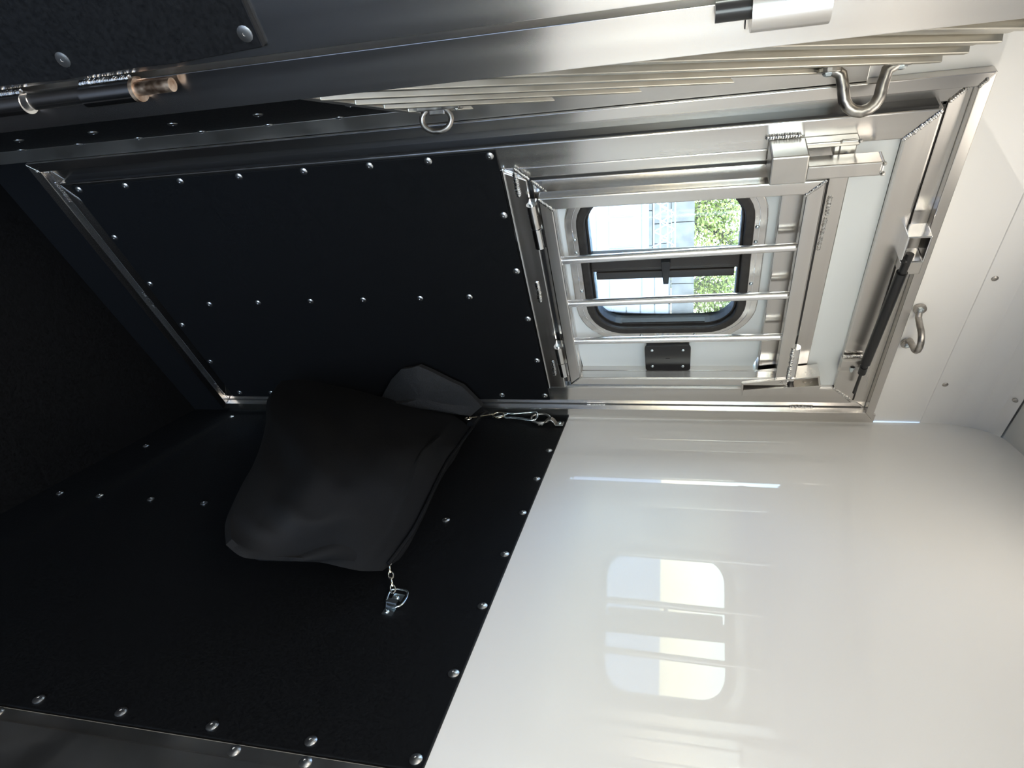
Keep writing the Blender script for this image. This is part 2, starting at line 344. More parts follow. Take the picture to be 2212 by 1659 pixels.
# sliding latch on the left: sleeve, square arm, pivot plate, bolt
sl = MB().box(-.842, -.788, -.091, -.033, 1.592, 1.652).make('latch_sleeve', ALD, dr, bevel=.003)
sl['label'] = 'dull welded square latch sleeve'
MB().box(-.818, -.792, -.088, -.054, 1.652, 1.768).box(-.8185, -.7915, -.0885, -.0535, 1.766, 1.771).make('latch_arm', ALH, dr, bevel=.003)
MB().box(-.840, -.830, -.052, -.030, 1.63, 1.735).box(-.840, -.812, -.050, -.044, 1.705, 1.732).box(-.836, -.812, -.05, -.030, 1.696, 1.706).make('latch_plate', ALD, dr, bevel=.002)
MB().dome((-.811, -.052, 1.722), (-.2, -1, 0), .0085, .007, dent=False).make('latch_bolt', STEEL, dr, smooth=True)
weld((-.846, -.034, 1.59), (-.846, -.034, 1.64), .005, dr, sq=(.8, .7, 1)); MB().bead((-.838, -.052, 1.735), .004).bead((-.838, -.05, 1.706), .0035).bead((-.815, -.088, 1.77), .004).bead((-.796, -.088, 1.771), .0045).make('weld_bead', WELD, dr, smooth=True)
# catch channel on the right stile
MB().xz([(-.208, 1.594), (-.186, 1.592), (-.203, 1.761), (-.226, 1.765)], -.070, -.0305).xz([(-.232, 1.590), (-.228, 1.590), (-.255, 1.758), (-.259, 1.757)], -.070, -.0305) \
    .xz([(-.231, 1.5885), (-.190, 1.5905), (-.190, 1.594), (-.231, 1.593)], -.068, -.0305).xz([(-.258, 1.757), (-.257, 1.753), (-.222, 1.760), (-.222, 1.764)], -.069, -.0305) \
    .xz([(-.231, 1.590), (-.206, 1.594), (-.224, 1.762), (-.257, 1.756)], -.036, -.0305).make('catch_channel', ALH, dr, bevel=.0008)
weld((-.180, -.034, 1.598), (-.186, -.034, 1.650), .0045, dr, sq=(.6, .5, 1))
# lower strut plate and bolt
MB().box(-.286, -.262, -.046, -.0305, 1.802, 1.845).box(-.286, -.238, -.034, -.0305, 1.802, 1.852).make('strut_plate', ALD, dr, bevel=.003)
MB().dome((-.262, -.045, 1.828), (1, 0, 0), .006, .016, n=6, dent=False).make('strut_bolt', ZINC, dr)
weld((-.290, -.036, 1.806), (-.290, -.036, 1.845), .0045, dr)

# ---------------------------------------------------------------- drop-down window unit (window_1)
wn = struct(empty('window_1'))
PX0, PX1, PZ0, PZ1 = -.790, -.180, 1.158, 1.697
WY = -.024
def prof_frame(x0, x1, z0, z1, w, y0, y1, parent, ns, nr, bevel, mv=ALV, mh=ALH):
    rect_frame(ns, nr, x0, x1, z0, z1, w, w, w, w, y0, y1, parent, bevel, mv, mh)
rect_frame('frame_upright', 'frame_rail', PX0, PX1, PZ0, PZ1, .047, .047, .040, .070, WY, .03, wn, .0025)
ipx0, ipx1, ipz0, ipz1 = PX0 + .047, PX1 - .047, PZ0 + .040, PZ1 - .070
wx0, wx1, wz0, wz1, wr_ = -.745, -.356, 1.238, 1.580, .080
def grown(d, r=None): return rrect(wx0 - d, wx1 + d, wz0 - d, wz1 + d, (wr_ + d) if r is None else r)
# white skin with a rounded opening
m = MB(); hole = grown(.001); big = []
for (x, z) in hole:
    cx, cz = (wx0 + wx1) / 2, (wz0 + wz1) / 2; dx, dz = x - cx, z - cz
    k = min(((ipx1 if dx > 0 else ipx0) - cx) / dx if abs(dx) > 1e-6 else 9, ((ipz1 if dz > 0 else ipz0) - cz) / dz if abs(dz) > 1e-6 else 9)
    big.append((cx + dx * k, cz + dz * k))
m.ring(big, hole, -.007, .028).make('white_skin', WHD, wn)
o = MB().ring(grown(.030), grown(.004), -.0125, -.0068).make('clamp_ring', ALV, wn, bevel=.002)
MB().ring(grown(.031), grown(.0275), -.0095, -.0068).ring(grown(.0165), grown(.0145), -.0132, -.0120).make('ring_ridge', ALP, wn, bevel=.0006)
MB().ring(grown(.005), grown(-.013, .067), -.0165, .030).make('seal', SEAL, wn, bevel=.003)
MB().ring(grown(-.0135, .067), grown(-.018, .062), -.004, .026).make('sash_frame', SEAL, wn, bevel=.001)
gx0, gx1, gz0, gz1 = wx0 + .014, wx1 - .014, wz0 + .014, wz1 - .014
MB().xz(rrect(gx0, gx1, gz0, gz1, .064), .012, .0145).make('pane', GL, wn)
sr = MB().box(-.578, -.5445, -.006, .020, 1.2515, 1.5665).make('slider_rail', BRN, wn, bevel=.003)
MB().box(-.5445, -.535, -.0035, .018, 1.253, 1.565).box(-.534, -.514, -.006, .016, 1.262, 1.556).make('slider_lip', BRN, sr, bevel=.002)
MB().box(-.571, -.567, -.008, -.005, 1.393, 1.434).xz([(-.567, 1.404), (-.567, 1.424), (-.506, 1.419), (-.506, 1.408)], -.018, -.008).make('latch_tab', BLK, sr, bevel=.001)
MB().box(wx1 - .020, wx1 - .016, -.002, .01, 1.31, 1.50).make('sash_strip', BLK, wn)
scr = MB().dome((0, 0, 0), (0, -1, 0), .0042, .0035, n=10, dent=True).make('screw', ZINC, wn, smooth=True)
wsz0, wsz1 = wz0 - .012, wz1 + .012
instance(scr, [(x, -.0123, wz0 - .0005) for x in (-.634, -.599, -.489, -.457)] + [(x, -.0123, wz1 + .0115) for x in (-.644, -.607, -.496, -.469)] + [(-.3425, -.0123, 1.355), (-.3425, -.0123, 1.478)], wn)
for c_ in [o2 for o2 in bpy.data.objects if o2.parent == wn and o2.name.startswith('screw') and abs(o2.location.z - (wz0 - .0005)) < 1e-5]: c_.location.z = wz0 - .012
tg = MB().box(-.352, -.331, -.0138, -.0124, 1.386, 1.436).make('data_tag', ALP, wn)
m = MB()
for i in range(4):
    for j in range(2):
        m.cyl((-.3465 + .0105 * j, -.0138, 1.393 + .012 * i), (-.3465 + .0105 * j, -.0143, 1.393 + .012 * i), .0028, 10)
m.make('tag_dots', TRUSS, tg)
cp = MB().xz(rrect(-.321, -.231, 1.362, 1.470, .010, 5), -.0285, -.0225).xz(rrect(-.318, -.233, 1.365, 1.467, .008, 5), -.0225, -.0072).make('cover_plate', BLK, wn, bevel=.001)
cp['label'] = 'black rectangular cover plate with four screws'
ps = MB().dome((0, 0, 0), (0, -1, 0), .0042, .0025, n=10).make('screw', ZINC, cp, smooth=True)
instance(ps, [(x, -.0285, z) for x in (-.306, -.249) for z in (1.379, 1.452)], cp)
MB().box(-.2775, -.2765, -.029, -.0284, 1.411, 1.421).make('plate_mark', RUB, cp)
weld((-.788, WY - .001, 1.160), (-.745, WY - .001, 1.198), .0036, wn, sq=(1, .6, 1)); weld((-.186, WY - .001, 1.163), (-.225, WY - .001, 1.196), .003, wn, sq=(1, .6, 1))
weld((-.226, WY - .001, 1.63), (-.186, WY - .001, 1.690), .0032, wn, sq=(1, .6, 1))

# ---------------------------------------------------------------- bar grille hinged in front of the window
gr = tag(empty('window_grille'), 'hinged aluminium grille of three round bars in front of the window', 'grille')
GX0, GX1, GZ0, GZ1 = -.775, -.219, 1.174, 1.692
rect_frame('grille_upright', 'grille_rail', GX0, GX1, GZ0, GZ1, .028, .027, .027, .030, -.065, -.040, gr, .003)
for x0, x1 in ((-.612, -.622), (-.488, -.497), (-.367, -.373)):
    MB().cyl((x0, -.0525, GZ0 + .026), (x1, -.0525, GZ1 - .029), .0086, 16).make('bar', ALB, gr, smooth=True)
    MB().bead((x0, -.0525, GZ0 + .028), .0092, (1, 1, .55)).bead((x0 + .004, -.058, GZ0 + .026), .005).make('weld_bead', WELD, gr, smooth=True)
    MB().bead((x1, -.0525, GZ1 - .031), .0092, (1, 1, .55)).bead((x1 - .004, -.058, GZ1 - .029), .005).make('weld_bead', WELD, gr, smooth=True)
weld((GX0 + .003, -.0655, GZ0 + .002), (GX0 + .028, -.0655, GZ0 + .027), .0034, gr, sq=(1, .6, 1)); weld((GX1 - .002, -.0655, GZ0 + .002), (GX1 - .027, -.0655, GZ0 + .027), .0028, gr, sq=(1, .6, 1))
weld((GX0 + .002, -.0655, GZ1 - .002), (GX0 + .028, -.0655, GZ1 - .030), .0034, gr, sq=(1, .6, 1)); weld((GX1 - .002, -.0655, GZ1 - .002), (GX1 - .027, -.0655, GZ1 - .030), .0028, gr, sq=(1, .6, 1))
for hx in (-.757, -.352):
    MB().cyl((hx, -.056, 1.158), (hx + .054, -.056, 1.159), .0108, 20).make('hinge_barrel', ALV, gr, smooth=True)
    MB().cyl((hx + .056, -.056, 1.159), (hx + .104, -.056, 1.160), .0112, 20).make('hinge_barrel', ALP, gr, smooth=True)
    MB().cyl((hx - .003, -.056, 1.158), (hx + .108, -.056, 1.160), .0055, 12).make('hinge_pin', ZINC, gr, smooth=True)
    MB().box(hx + .056, hx + .104, -.060, -.044, 1.162, 1.180).box(hx, hx + .054, -.052, -.0345, 1.149, 1.166).make('hinge_leaf', ALP, gr, bevel=.002)
MB().cyl((-.345, -.058, 1.697), (-.238, -.058, 1.699), .0095, 16).make('latch_pin_housing', ALP, gr, smooth=True)
weld((-.345, -.067, 1.690), (-.295, -.067, 1.690), .0052, gr, sq=(.7, .7, 1)); weld((-.285, -.067, 1.690), (-.240, -.067, 1.690), .0052, gr, sq=(.7, .7, 1))
MB().cyl((-.238, -.058, 1.699), (-.215, -.056, 1.699), .0075, 14).make('latch_pin', STRUTM, gr, smooth=True)
weld((-.735, -.060, 1.703), (-.70, -.060, 1.703), .0045, gr); weld((-.69, -.060, 1.703), (-.62, -.060, 1.701), .004, gr)

# ---------------------------------------------------------------- gas strut over the door
gs_ = tag(empty('gas_strut'), 'black gas strut slanting along the top of the door', 'gas strut')
MB().cyl((-.560, -.066, 1.858), (-.296, -.063, 1.846), .0105, 20).sweep([(-.296, -.063, 1.846), (-.276, -.063, 1.8455)], .006, 12).make('cylinder', STRUTM, gs_, smooth=True)
MB().cyl((-.283, -.062, 1.8455), (-.262, -.062, 1.845), .0085, 14).make('end_fitting', BLK, gs_, smooth=True)
MB().cyl((-.262, -.060, 1.845), (-.178, -.050, 1.846), .0036, 12).make('rod', BLK, gs_, smooth=True)
MB().cyl((-.556, -.066, 1.858), (-.60, -.060, 1.864), .0075, 14).bead((-.585, -.06, 1.861), .011).make('end_fitting', BLK, gs_, smooth=True)
hb = tag(empty('strut_bracket'), 'bent square aluminium bracket holding the gas strut above the door', 'bracket')
MB().ring([(-.640, 1.851), (-.578, 1.851), (-.578, 1.892), (-.640, 1.892)][::-1], [(-.6365, 1.855), (-.582, 1.855), (-.582, 1.8885), (-.6365, 1.8885)][::-1], -.062, -.0205).make('square_tube', ALP, hb, bevel=.002)
MB().box(-.580, -.548, -.060, -.0205, 1.855, 1.892).make('mounting_block', ALD, hb, bevel=.002)
MB().cyl((-.572, -.062, 1.862), (-.572, -.040, 1.872), .0045, 10).make('ball_stud', ZINC, hb, smooth=True)

# ---------------------------------------------------------------- tie rings
def ubolt(name, M, half, reach, r, label, cat='tie ring', mt=STEEL):
    """local x along the wall, y out of it"""
    e = tag(empty(name), label, cat)
    pts = [(-half * 1.0, .004, 0), (-half * .72, .012, 0), (-half * .62, reach * .45, 0)]
    for i in range(9):
        a = math.pi * i / 8; pts.append((-half * .60 * math.cos(a), reach * .55 + (reach * .45) * math.sin(a), 0))
    pts += [(half * .62, reach * .45, 0), (half * .72, .012, 0), (half * 1.0, .004, 0)]
    MB(M).sweep(pts, r, 14).make('bow', mt, e, smooth=True)
    for s_ in (-1, 1):
        MB(M).cyl((s_ * half * 1.08, 0, 0), (s_ * half * 1.08, .008, 0), r * 1.9, 16).make('foot', mt, e, bevel=.0015)
        MB(M).dome((s_ * half * 1.12, .008, 0), (0, 1, 0), r * 1.0, .006, n=6, dent=False).make('screw', ZINC, e)
    return e
Mu = Matrix.Translation((-.350, 0, 1.940)) @ Matrix(((1, 0, 0, 0), (0, -1, 0, 0), (0, 0, 1, 0), (0, 0, 0, 1)))
ubolt('tie_ring', Mu, .049, .066, .0068, 'dull steel tie ring screwed to the white wall above the door')
def upright(t, z): return ML @ Matrix.Translation((t, .004, z)) @ Matrix(((0, 0, 1, 0), (0, 1, 0, 0), (1, 0, 0, 0), (0, 0, 0, 1)))
ubolt('tie_ring', upright(.03, 1.722), .046, .070, .0095, 'large steel U shaped tie ring on the slatted aluminium divider near the top')
e = tag(empty('tie_ring'), 'small round steel tie ring hanging low on the slatted divider beside the door', 'tie ring')
rg = [ML @ Vector((.075, .027 + .020 * math.cos(a), 1.022 + .0275 * math.sin(a))) for a in [2 * math.pi * i / 24 for i in range(24)]]
MB().sweep(rg, .0052, 12, closed=True).make('ring', STEEL, e, smooth=True)
MB(ML).box(.070, .080, .010, .020, 1.010, 1.040).box(.062, .088, .002, .0125, .990, 1.070).make('bracket', STEEL, e, bevel=.002)
MB(ML).dome((.075, .0125, 1.060), (0, 1, 0), .004, .003).make('screw', ZINC, e, smooth=True)

# ---------------------------------------------------------------- black hay bag and its clips
GRID = [
[(0.206,0.045,0.908),(0.33,0.053,0.916),(0.435,0.059,0.92),(0.532,0.063,0.931),(0.617,0.065,0.943),(0.688,0.063,0.95),(0.746,0.059,0.953),(0.793,0.053,0.948),(0.833,0.045,0.94)],
[(0.157,0.064,0.839),(0.323,0.082,0.864),(0.463,0.097,0.887),(0.58,0.107,0.91),(0.675,0.111,0.929),(0.745,0.107,0.937),(0.797,0.097,0.938),(0.834,0.082,0.929),(0.864,0.064,0.918)],
[(0.152,0.082,0.77),(0.345,0.109,0.813),(0.506,0.132,0.855),(0.635,0.147,0.889),(0.732,0.152,0.914),(0.797,0.147,0.922),(0.839,0.132,0.92),(0.865,0.109,0.908),(0.883,0.082,0.894)],
[(0.16,0.101,0.703),(0.371,0.134,0.763),(0.547,0.161,0.823),(0.683,0.179,0.868),(0.78,0.186,0.897),(0.84,0.179,0.906),(0.875,0.161,0.902),(0.892,0.134,0.886),(0.901,0.101,0.87)],
[(0.172,0.12,0.638),(0.393,0.154,0.712),(0.579,0.184,0.788),(0.719,0.203,0.843),(0.816,0.21,0.876),(0.874,0.203,0.886),(0.906,0.184,0.882),(0.921,0.154,0.866),(0.928,0.12,0.852)],
[(0.172,0.139,0.568),(0.397,0.171,0.653),(0.589,0.199,0.742),(0.732,0.217,0.806),(0.831,0.223,0.845),(0.891,0.217,0.857),(0.926,0.199,0.856),(0.945,0.171,0.844),(0.956,0.139,0.835)],
[(0.183,0.157,0.502),(0.399,0.184,0.591),(0.588,0.207,0.689),(0.729,0.222,0.758),(0.829,0.227,0.801),(0.893,0.222,0.818),(0.935,0.207,0.822),(0.962,0.184,0.819),(0.982,0.157,0.82)],
[(0.197,0.176,0.437),(0.394,0.194,0.523),(0.573,0.209,0.626),(0.71,0.219,0.699),(0.81,0.223,0.745),(0.88,0.219,0.767),(0.932,0.209,0.781),(0.972,0.194,0.789),(1.005,0.176,0.805)],
[(0.259,0.195,0.402),(0.411,0.203,0.468),(0.563,0.209,0.565),(0.683,0.213,0.633),(0.776,0.215,0.679),(0.847,0.213,0.705),(0.907,0.209,0.728),(0.96,0.203,0.75),(1.005,0.195,0.782)],
]
def grid_at(u, v):
    x, y = u * 8, v * 8; i, j = min(int(x), 7), min(int(y), 7); fx, fy = x - i, y - j
    def cr(p, t): return (p[1] * 2 + (p[2] - p[0]) * t + (p[0] * 2 - p[1] * 5 + p[2] * 4 - p[3]) * t * t + (p[1] * 3 - p[0] - p[2] * 3 + p[3]) * t ** 3) * .5
    def g(r, q):
        r_, q_ = max(0, min(8, r)), max(0, min(8, q)); p = Vector(GRID[r_][q_])
        return p if q == q_ else p * 2 - Vector(GRID[r_][max(0, min(8, 2 * q_ - q))])
    return cr([cr([g(j + a, i - 1), g(j + a, i), g(j + a, i + 1), g(j + a, i + 2)], fx) for a in (-1, 0, 1, 2)], fy)
bag = tag(empty('hay_bag'), 'black nylon hay bag hanging across the stall corner from metal clips', 'hay bag')
def cloth(parent):
    m = MB(); n_ = 56; F = [[None] * (n_ + 1) for _ in range(n_ + 1)]; B = [[None] * (n_ + 1) for _ in range(n_ + 1)]
    for j in range(n_ + 1):
        for i in range(n_ + 1):
            u, v = i / n_, j / n_; p = grid_at(u, v)
            edge = min(1, 6 * min(u, 1 - u, 1 - v)); w = noise.noise(Vector((u * 3.2, v * 3.2, 1.7))) * .020 + noise.noise(Vector((u * 7 + v * 3, v * 5, 4.2))) * .010
            crease = -.009 * math.exp(-((v - .42 - .25 * u) / .09) ** 2) * math.exp(-((u - .62) / .3) ** 2)
            crease += -.006 * math.exp(-((u - .93 + .35 * (v - .8)) / .035) ** 2) * max(0, v - .35) - .004 * math.exp(-((u - .86 + .5 * (v - .7)) / .04) ** 2) * max(0, v - .5)
            crease += .010 * math.exp(-((v - .115) / .012) ** 2)
            q = Vector((p.x, p.y + (w + crease) * edge, p.z))
            F[j][i] = m.bm.verts.new(MR @ q)
            depth = .02 + .10 * math.sin(math.pi * min(1, u)) * (v ** .6) * min(1, 8 * (1 - v)) * .9
            B[j][i] = m.bm.verts.new(MR @ Vector((p.x + .01, max(.010, p.y - depth * edge - .004), p.z - .004)))
    for j in range(n_):
        for i in range(n_):
            m.bm.faces.new((F[j][i], F[j][i + 1], F[j + 1][i + 1], F[j + 1][i])); m.bm.faces.new((B[j][i], B[j + 1][i], B[j + 1][i + 1], B[j][i + 1]))
    for k in range(n_):
        for (a, b) in (((0, k), (0, k + 1)), ((n_, k), (n_, k + 1)), ((k, 0), (k + 1, 0)), ((k, n_), (k + 1, n_))):
            m.bm.faces.new((F[a[0]][a[1]], F[b[0]][b[1]], B[b[0]][b[1]], B[a[0]][a[1]]))
    o = m.make('bag_body', FAB, parent, smooth=True)
    return o
cloth(bag)
# hem with a dark drawstring channel along the mouth
hem = [MR @ (grid_at(i / 24, .0) + Vector((0, .004, .004))) for i in range(25)]
MB().sweep(hem, .004, 8).make('hem', RUB, bag, smooth=True)
# back half of the mouth, fuzzy, lying against the door
bk = [(-.300, .640), (-.222, .600), (-.190, .640), (-.128, .80), (-.105, .895), (-.125, .915), (-.200, .86), (-.30, .80), (-.36, .74)]
def fx_(px, y): return px
m = MB(); pts = [Vector(p) for p in ((-.160, -.07, .627), (-.24, -.07, .685), (-.283, -.07, .728), (-.296, -.07, .781), (-.216, -.07, .882), (-.130, -.07, .917), (-.125, -.10, .89), (-.165, -.11, .75), (-.19, -.11, .67))]
c_ = sum(pts, Vector()) / len(pts)
rings_ = []
for k, f in enumerate((1.0, .93, .8, .6, .35, .12)):
    rings_.append([m.bm.verts.new(c_ + (pts[i // 4].lerp(pts[(i // 4 + 1) % len(pts)], (i % 4) / 4) - c_) * f + Vector((-.3, -1, .0)) * (.026 * (1 - f ** 3) + .006 * noise.noise(Vector((i * .35, k * .6, 0))))) for i in range(len(pts) * 4)])
for a, b in zip(rings_, rings_[1:]):
    for i in range(len(a)): m.bm.faces.new((a[i], a[(i + 1) % len(a)], b[(i + 1) % len(a)], b[i]))
m.bm.faces.new(rings_[-1])
bkv = [m.bm.verts.new(v.co + Vector((.012, .018, 0))) for v in rings_[0]]
for i in range(len(bkv)): m.bm.faces.new((rings_[0][i], bkv[i], bkv[(i + 1) % len(bkv)], rings_[0][(i + 1) % len(bkv)]))
m.bm.faces.new(bkv)
m.make('fleece_lining', FUZZ, bag, smooth=True)
sp = [RW(.20, .05, .905), RW(.150, .055, .912), RW(.105, .05, .915), RW(.082, .04, .918)]
MB().sweep(sp, [.012, .008, .006, .005], 8).make('strap', RUB, bag, smooth=True)

def link(c, ax, ay, a, b, r, n_=24):
    ax, ay = Vector(ax).normalized(), Vector(ay).normalized()
    return [Vector(c) + ax * a * math.cos(2 * math.pi * i / n_) + ay * b * math.sin(2 * math.pi * i / n_) for i in range(n_)]
zz = Vector((0, 0, 1)); tt = MR.to_3x3() @ Vector((1, 0, 0))
# saddle bracket and oval ring in the corner
e = tag(empty('tie_bracket'), 'steel saddle bracket bolted at the top corner of the right rubber panel', 'bracket')
sad = []
for zq, oq in ((1.064, .0095), (1.077, .0095), (1.084, .018), (1.092, .0235), (1.100, .024), (1.108, .018), (1.113, .0095), (1.134, .0095)):
    sad.append((zq, oq))
m = MB(MR)
for (z0, o0), (z1, o1) in zip(sad, sad[1:]):
    m.poly_prism([(o0, z0), (o1, z1), (o1 + .0035, z1 + .001), (o0 + .0035, z0 + .001)], lambda a, b, d: (d, a, b), .070, .094)
m.make('saddle', STEEL, e, bevel=.0008)
MB(MR).dome((.082, .013, 1.124), (0, 1, 0), .0055, .004).make('screw', ZINC, e, smooth=True)
MB(MR).dome((.082, .013, 1.071), (0, 1, 0), .0055, .004).make('screw', ZINC, e, smooth=True)
e = tag(MB().sweep(link(RW(.070, .0215, 1.068), zz, (tt * .93 - rn * .37), .027, .0185, .004), .0034, 12, closed=True).make('oval_ring', STEEL, smooth=True), 'oval steel ring through the saddle bracket in the corner', 'ring')
# carabiner
e = tag(empty('carabiner'), 'shiny zinc carabiner joining the oval ring to the hay bag', 'carabiner')
c0 = RW(.066, .026, 1.010); ux = zz; uy = (tt * .93 - rn * .37).normalized()
P = [(.048, .004), (.044, .014), (.034, .017), (.0, .012), (-.028, .0075), (-.040, .010), (-.047, .006), (-.049, 0), (-.046, -.007), (-.038, -.010), (-.028, -.0085), (-.022, -.009)]
MB().sweep([c0 + ux * a + uy * b for a, b in P + []][::-1] + [c0 + ux * a + uy * b for a, b in [(.048, -.006), (.044, -.014), (.034, -.0165), (.026, -.0155)]], .0034, 12).make('body', ZINC, e, smooth=True)
MB().cyl(c0 + ux * -.022 + uy * -.009, c0 + ux * .026 + uy * -.0155, .0030, 10).make('gate', ZINC, e, smooth=True)
# brass coloured ring and hook below the carabiner
e = tag(empty('bag_hook'), 'brassy snap hook at the hay bag mouth below the carabiner', 'snap hook')
MB().sweep(link(RW(.082, .034, .950), zz, (tt * .93 - rn * .37), .015, .011, .0024), .0022, 10, closed=True).make('ring', BRASS, e, smooth=True)
MB().cyl(RW(.096, .042, .938), RW(.190, .068, .901), .0024, 10).make('shank', BRASS, e, smooth=True)
hk = [RW(.190 + .008 * math.sin(a) + .006, .069, .899 + .008 * math.cos(a)) for a in [i * .5 for i in range(9)]]
MB().sweep(hk, .0020, 8).make('hook', BRASS, e, smooth=True)
e = tag(MB().sweep([RW(.058, .03, .935), RW(.060, .032, .955), RW(.062, .030, .962)], .0024, 8).sweep([RW(.088, .03, .935), RW(.086, .032, .955), RW(.082, .03, .962)], .0024, 8).sweep([RW(.060, .032, .955), RW(.066, .034, .970), RW(.080, .034, .970), RW(.086, .032, .955)], .0024, 8).make('wire_loop', ZINC, smooth=True), 'thin zinc wire loop between the carabiner and the bag strap', 'wire loop')
# small snap chain at the other end
e = tag(empty('snap_chain'), 'tiny brassy chain from the hay bag corner down to the D ring', 'chain')
a_, b_2 = RW(.812, .045, .934), RW(.872, .020, .966)
for i in range(5):
    c = a_.lerp(b_2, (i + .5) / 5); d_ = (b_2 - a_).normalized(); s_ = d_.cross(Vector((0, 0, 1))) if i % 2 else d_.cross(rn)
    MB().sweep(link(c, d_, s_, .0088, .0042, .0013, 14), .0015, 8, closed=True).make('chain_link', BRASS if i % 2 else ALP, e, smooth=True)
# D ring and its clip plate
e = tag(empty('d_ring'), 'zinc D ring held by a small screwed plate on the right rubber wall', 'D ring')
dpts = [(.887, .958), (.871, .955), (.857, .955), (.853, .963), (.854, .974), (.856, .983), (.862, .988), (.874, .991), (.889, .991), (.897, .988), (.901, .982), (.895, .965)]
sm = []
for i in range(len(dpts)):
    p, q = dpts[i], dpts[(i + 1) % len(dpts)]; sm += [(p[0], p[1]), ((p[0] + q[0]) / 2, (p[1] + q[1]) / 2)]
MB().sweep([RW(t, .013, z) for t, z in sm], .0021, 10, closed=True).make('ring', ZINC, e, smooth=True)
m = MB(MR)
for (s0, o0), (s1, o1) in zip([(0, .0068), (.020, .0068), (.024, .015), (.034, .015), (.038, .0068), (.056, .0068)], [(.020, .0068), (.024, .015), (.034, .015), (.038, .0068), (.056, .0068), (.056, .0068)][:5]):
    A = Vector((.860, 0, .972)).lerp(Vector((.919, 0, .971)), s0 / .058); Bp = Vector((.860, 0, .972)).lerp(Vector((.919, 0, .971)), s1 / .058)
    w = Vector((.0015, 0, .0100))
    v = [A - w + Vector((0, o0, 0)), A + w + Vector((0, o0, 0)), Bp + w + Vector((0, o1, 0)), Bp - w + Vector((0, o1, 0))]
    vs = [m.bm.verts.new(MR @ x) for x in v] + [m.bm.verts.new(MR @ (x + Vector((0, .0016, 0)))) for x in v]
    for f in ((0, 1, 2, 3), (7, 6, 5, 4), (0, 4, 5, 1), (1, 5, 6, 2), (2, 6, 7, 3), (3, 7, 4, 0)): m.bm.faces.new([vs[k] for k in f])
m.make('clip_plate', ZINC, e)
MB(MR).dome((.908, .0085, .968), (0, 1, 0), .0045, .003).make('screw', ZINC, e, smooth=True)
MB(MR).dome((.871, .0085, .971), (0, 1, 0), .0045, .003).make('screw', ZINC, e, smooth=True)

# ---------------------------------------------------------------- near divider gate on the left edge
gt = tag(empty('divider_gate'), 'near aluminium gate post with welded hinge tubes and a black rubber panel', 'gate')
GY = -.500
MB().box(-1.250, -1.2075, GY, GY + .045, FLOOR, 2.19).make('post', ALV, gt, bevel=.0008)
MB().box(-1.2565, -1.250, GY + .028, GY + .04, FLOOR, 2.19).make('post_groove', ALD, gt)
MB().box(-1.95, -1.2565, GY + .001, GY + .04, FLOOR, 2.19).make('post_flange', ALV, gt, bevel=.0008)
# rubber sheet with a slightly wavy edge
edge = [(-1.264, .30), (-1.2665, .50), (-1.2635, .674), (-1.2610, .772), (-1.2625, .82), (-1.2635, .869), (-1.2625, .92), (-1.2645, .97), (-1.2672, 1.0275), (-1.94, 1.0265), (-1.94, FLOOR), (-1.264, FLOOR)]
gp = MB().xz(edge, GY - .006, GY + .002).make('rubber_panel', RUB, gt, bevel=.0012)
gsr = MB().dome((0, 0, 0), (0, -1, 0), .0083, .0013).make('screw', RIV, gp, smooth=True)
instance(gsr, [(-1.282, GY - .0062, z) for z in (1.014, .785, .555, .325)], gp)
HX = -1.2415
MB().cyl((HX, GY - .005, .30), (HX, GY - .005, .700), .0125, 24).make('hinge_tube', ALP, gt, smooth=True)
MB().cyl((HX, GY - .001, .705), (HX, GY - .001, .783), .0105, 24).make('hinge_tube', ALV, gt, smooth=True)
MB().cyl((HX, GY - .006, .785), (HX, GY - .006, .853), .0130, 24).make('hinge_tube', ALP, gt, smooth=True)
hp = MB().cyl((HX, GY - .006, .853), (HX, GY - .006, .858), .0132, 24).cyl((HX - .002, GY - .010, .858), (HX - .002, GY - .010, .904), .0072, 20).make('hinge_pin', RUST, gt, smooth=True)
hp['label'] = 'rusty brown hinge pin'
weld((HX - .013, GY - .004, .787), (HX - .012, GY - .004, .850), .004, gt, sq=(1, 1, .8)); weld((HX - .013, GY - .004, .60), (HX - .012, GY - .004, .698), .004, gt, sq=(1, 1, .8))
MB().cyl((HX - .003, GY - .010, 1.500), (HX - .003, GY - .010, 1.563), .0170, 24).make('hinge_tube', ALV, gt, smooth=True)
MB().xz([(HX - .02, 1.496), (HX + .0145, 1.496), (HX + .0145, 1.566), (HX - .02, 1.566)], GY - .004, GY + .001).make('hinge_leaf', ALV, gt, bevel=.001)
MB().cyl((HX - .006, GY - .011, 1.470), (HX - .006, GY - .011, 1.500), .0085, 16).make('hinge_pin', STRUTM, gt, smooth=True)

# ---------------------------------------------------------------- outside, seen through the window
GZ = -.62
struct(MB().box(-40, 90, .6, 90, GZ - .2, GZ).make('ground', GRAV))
struct(MB().box(-40, 40, -60, -2.6, GZ - .2, GZ).make('ground', ASPH))
ev = Vector((.636, .772, 0)); lv = Vector((.772, -.636, 0))
def OUT(D, lat, z=0): return Vector((-1.495, -1.15, 0)) + ev * D + lv * lat + Vector((0, 0, z))
def MO(D, lat): 
    p = OUT(D, lat); return Matrix(((lv.x, ev.x, 0, p.x), (lv.y, ev.y, 0, p.y), (0, 0, 1, 0), (0, 0, 0, 1)))
bw = tag(empty('block_wall'), 'grey concrete block wall below the trees outside the window', 'wall')
M_ = MO(22, 0); rows = [(-.62, 0.0), (.02, .62), (.64, 1.20), (1.225, 1.925)]
for k, (z0, z1) in enumerate(rows):
    x = -6 + .4 * (k % 2)
    while x < 6:
        w = random.choice((.62, 1.1, 1.3)); MB(M_).box(x, x + w - .025, -.01 * random.random(), .8, z0, z1).make('block', BLOCK, bw); x += w
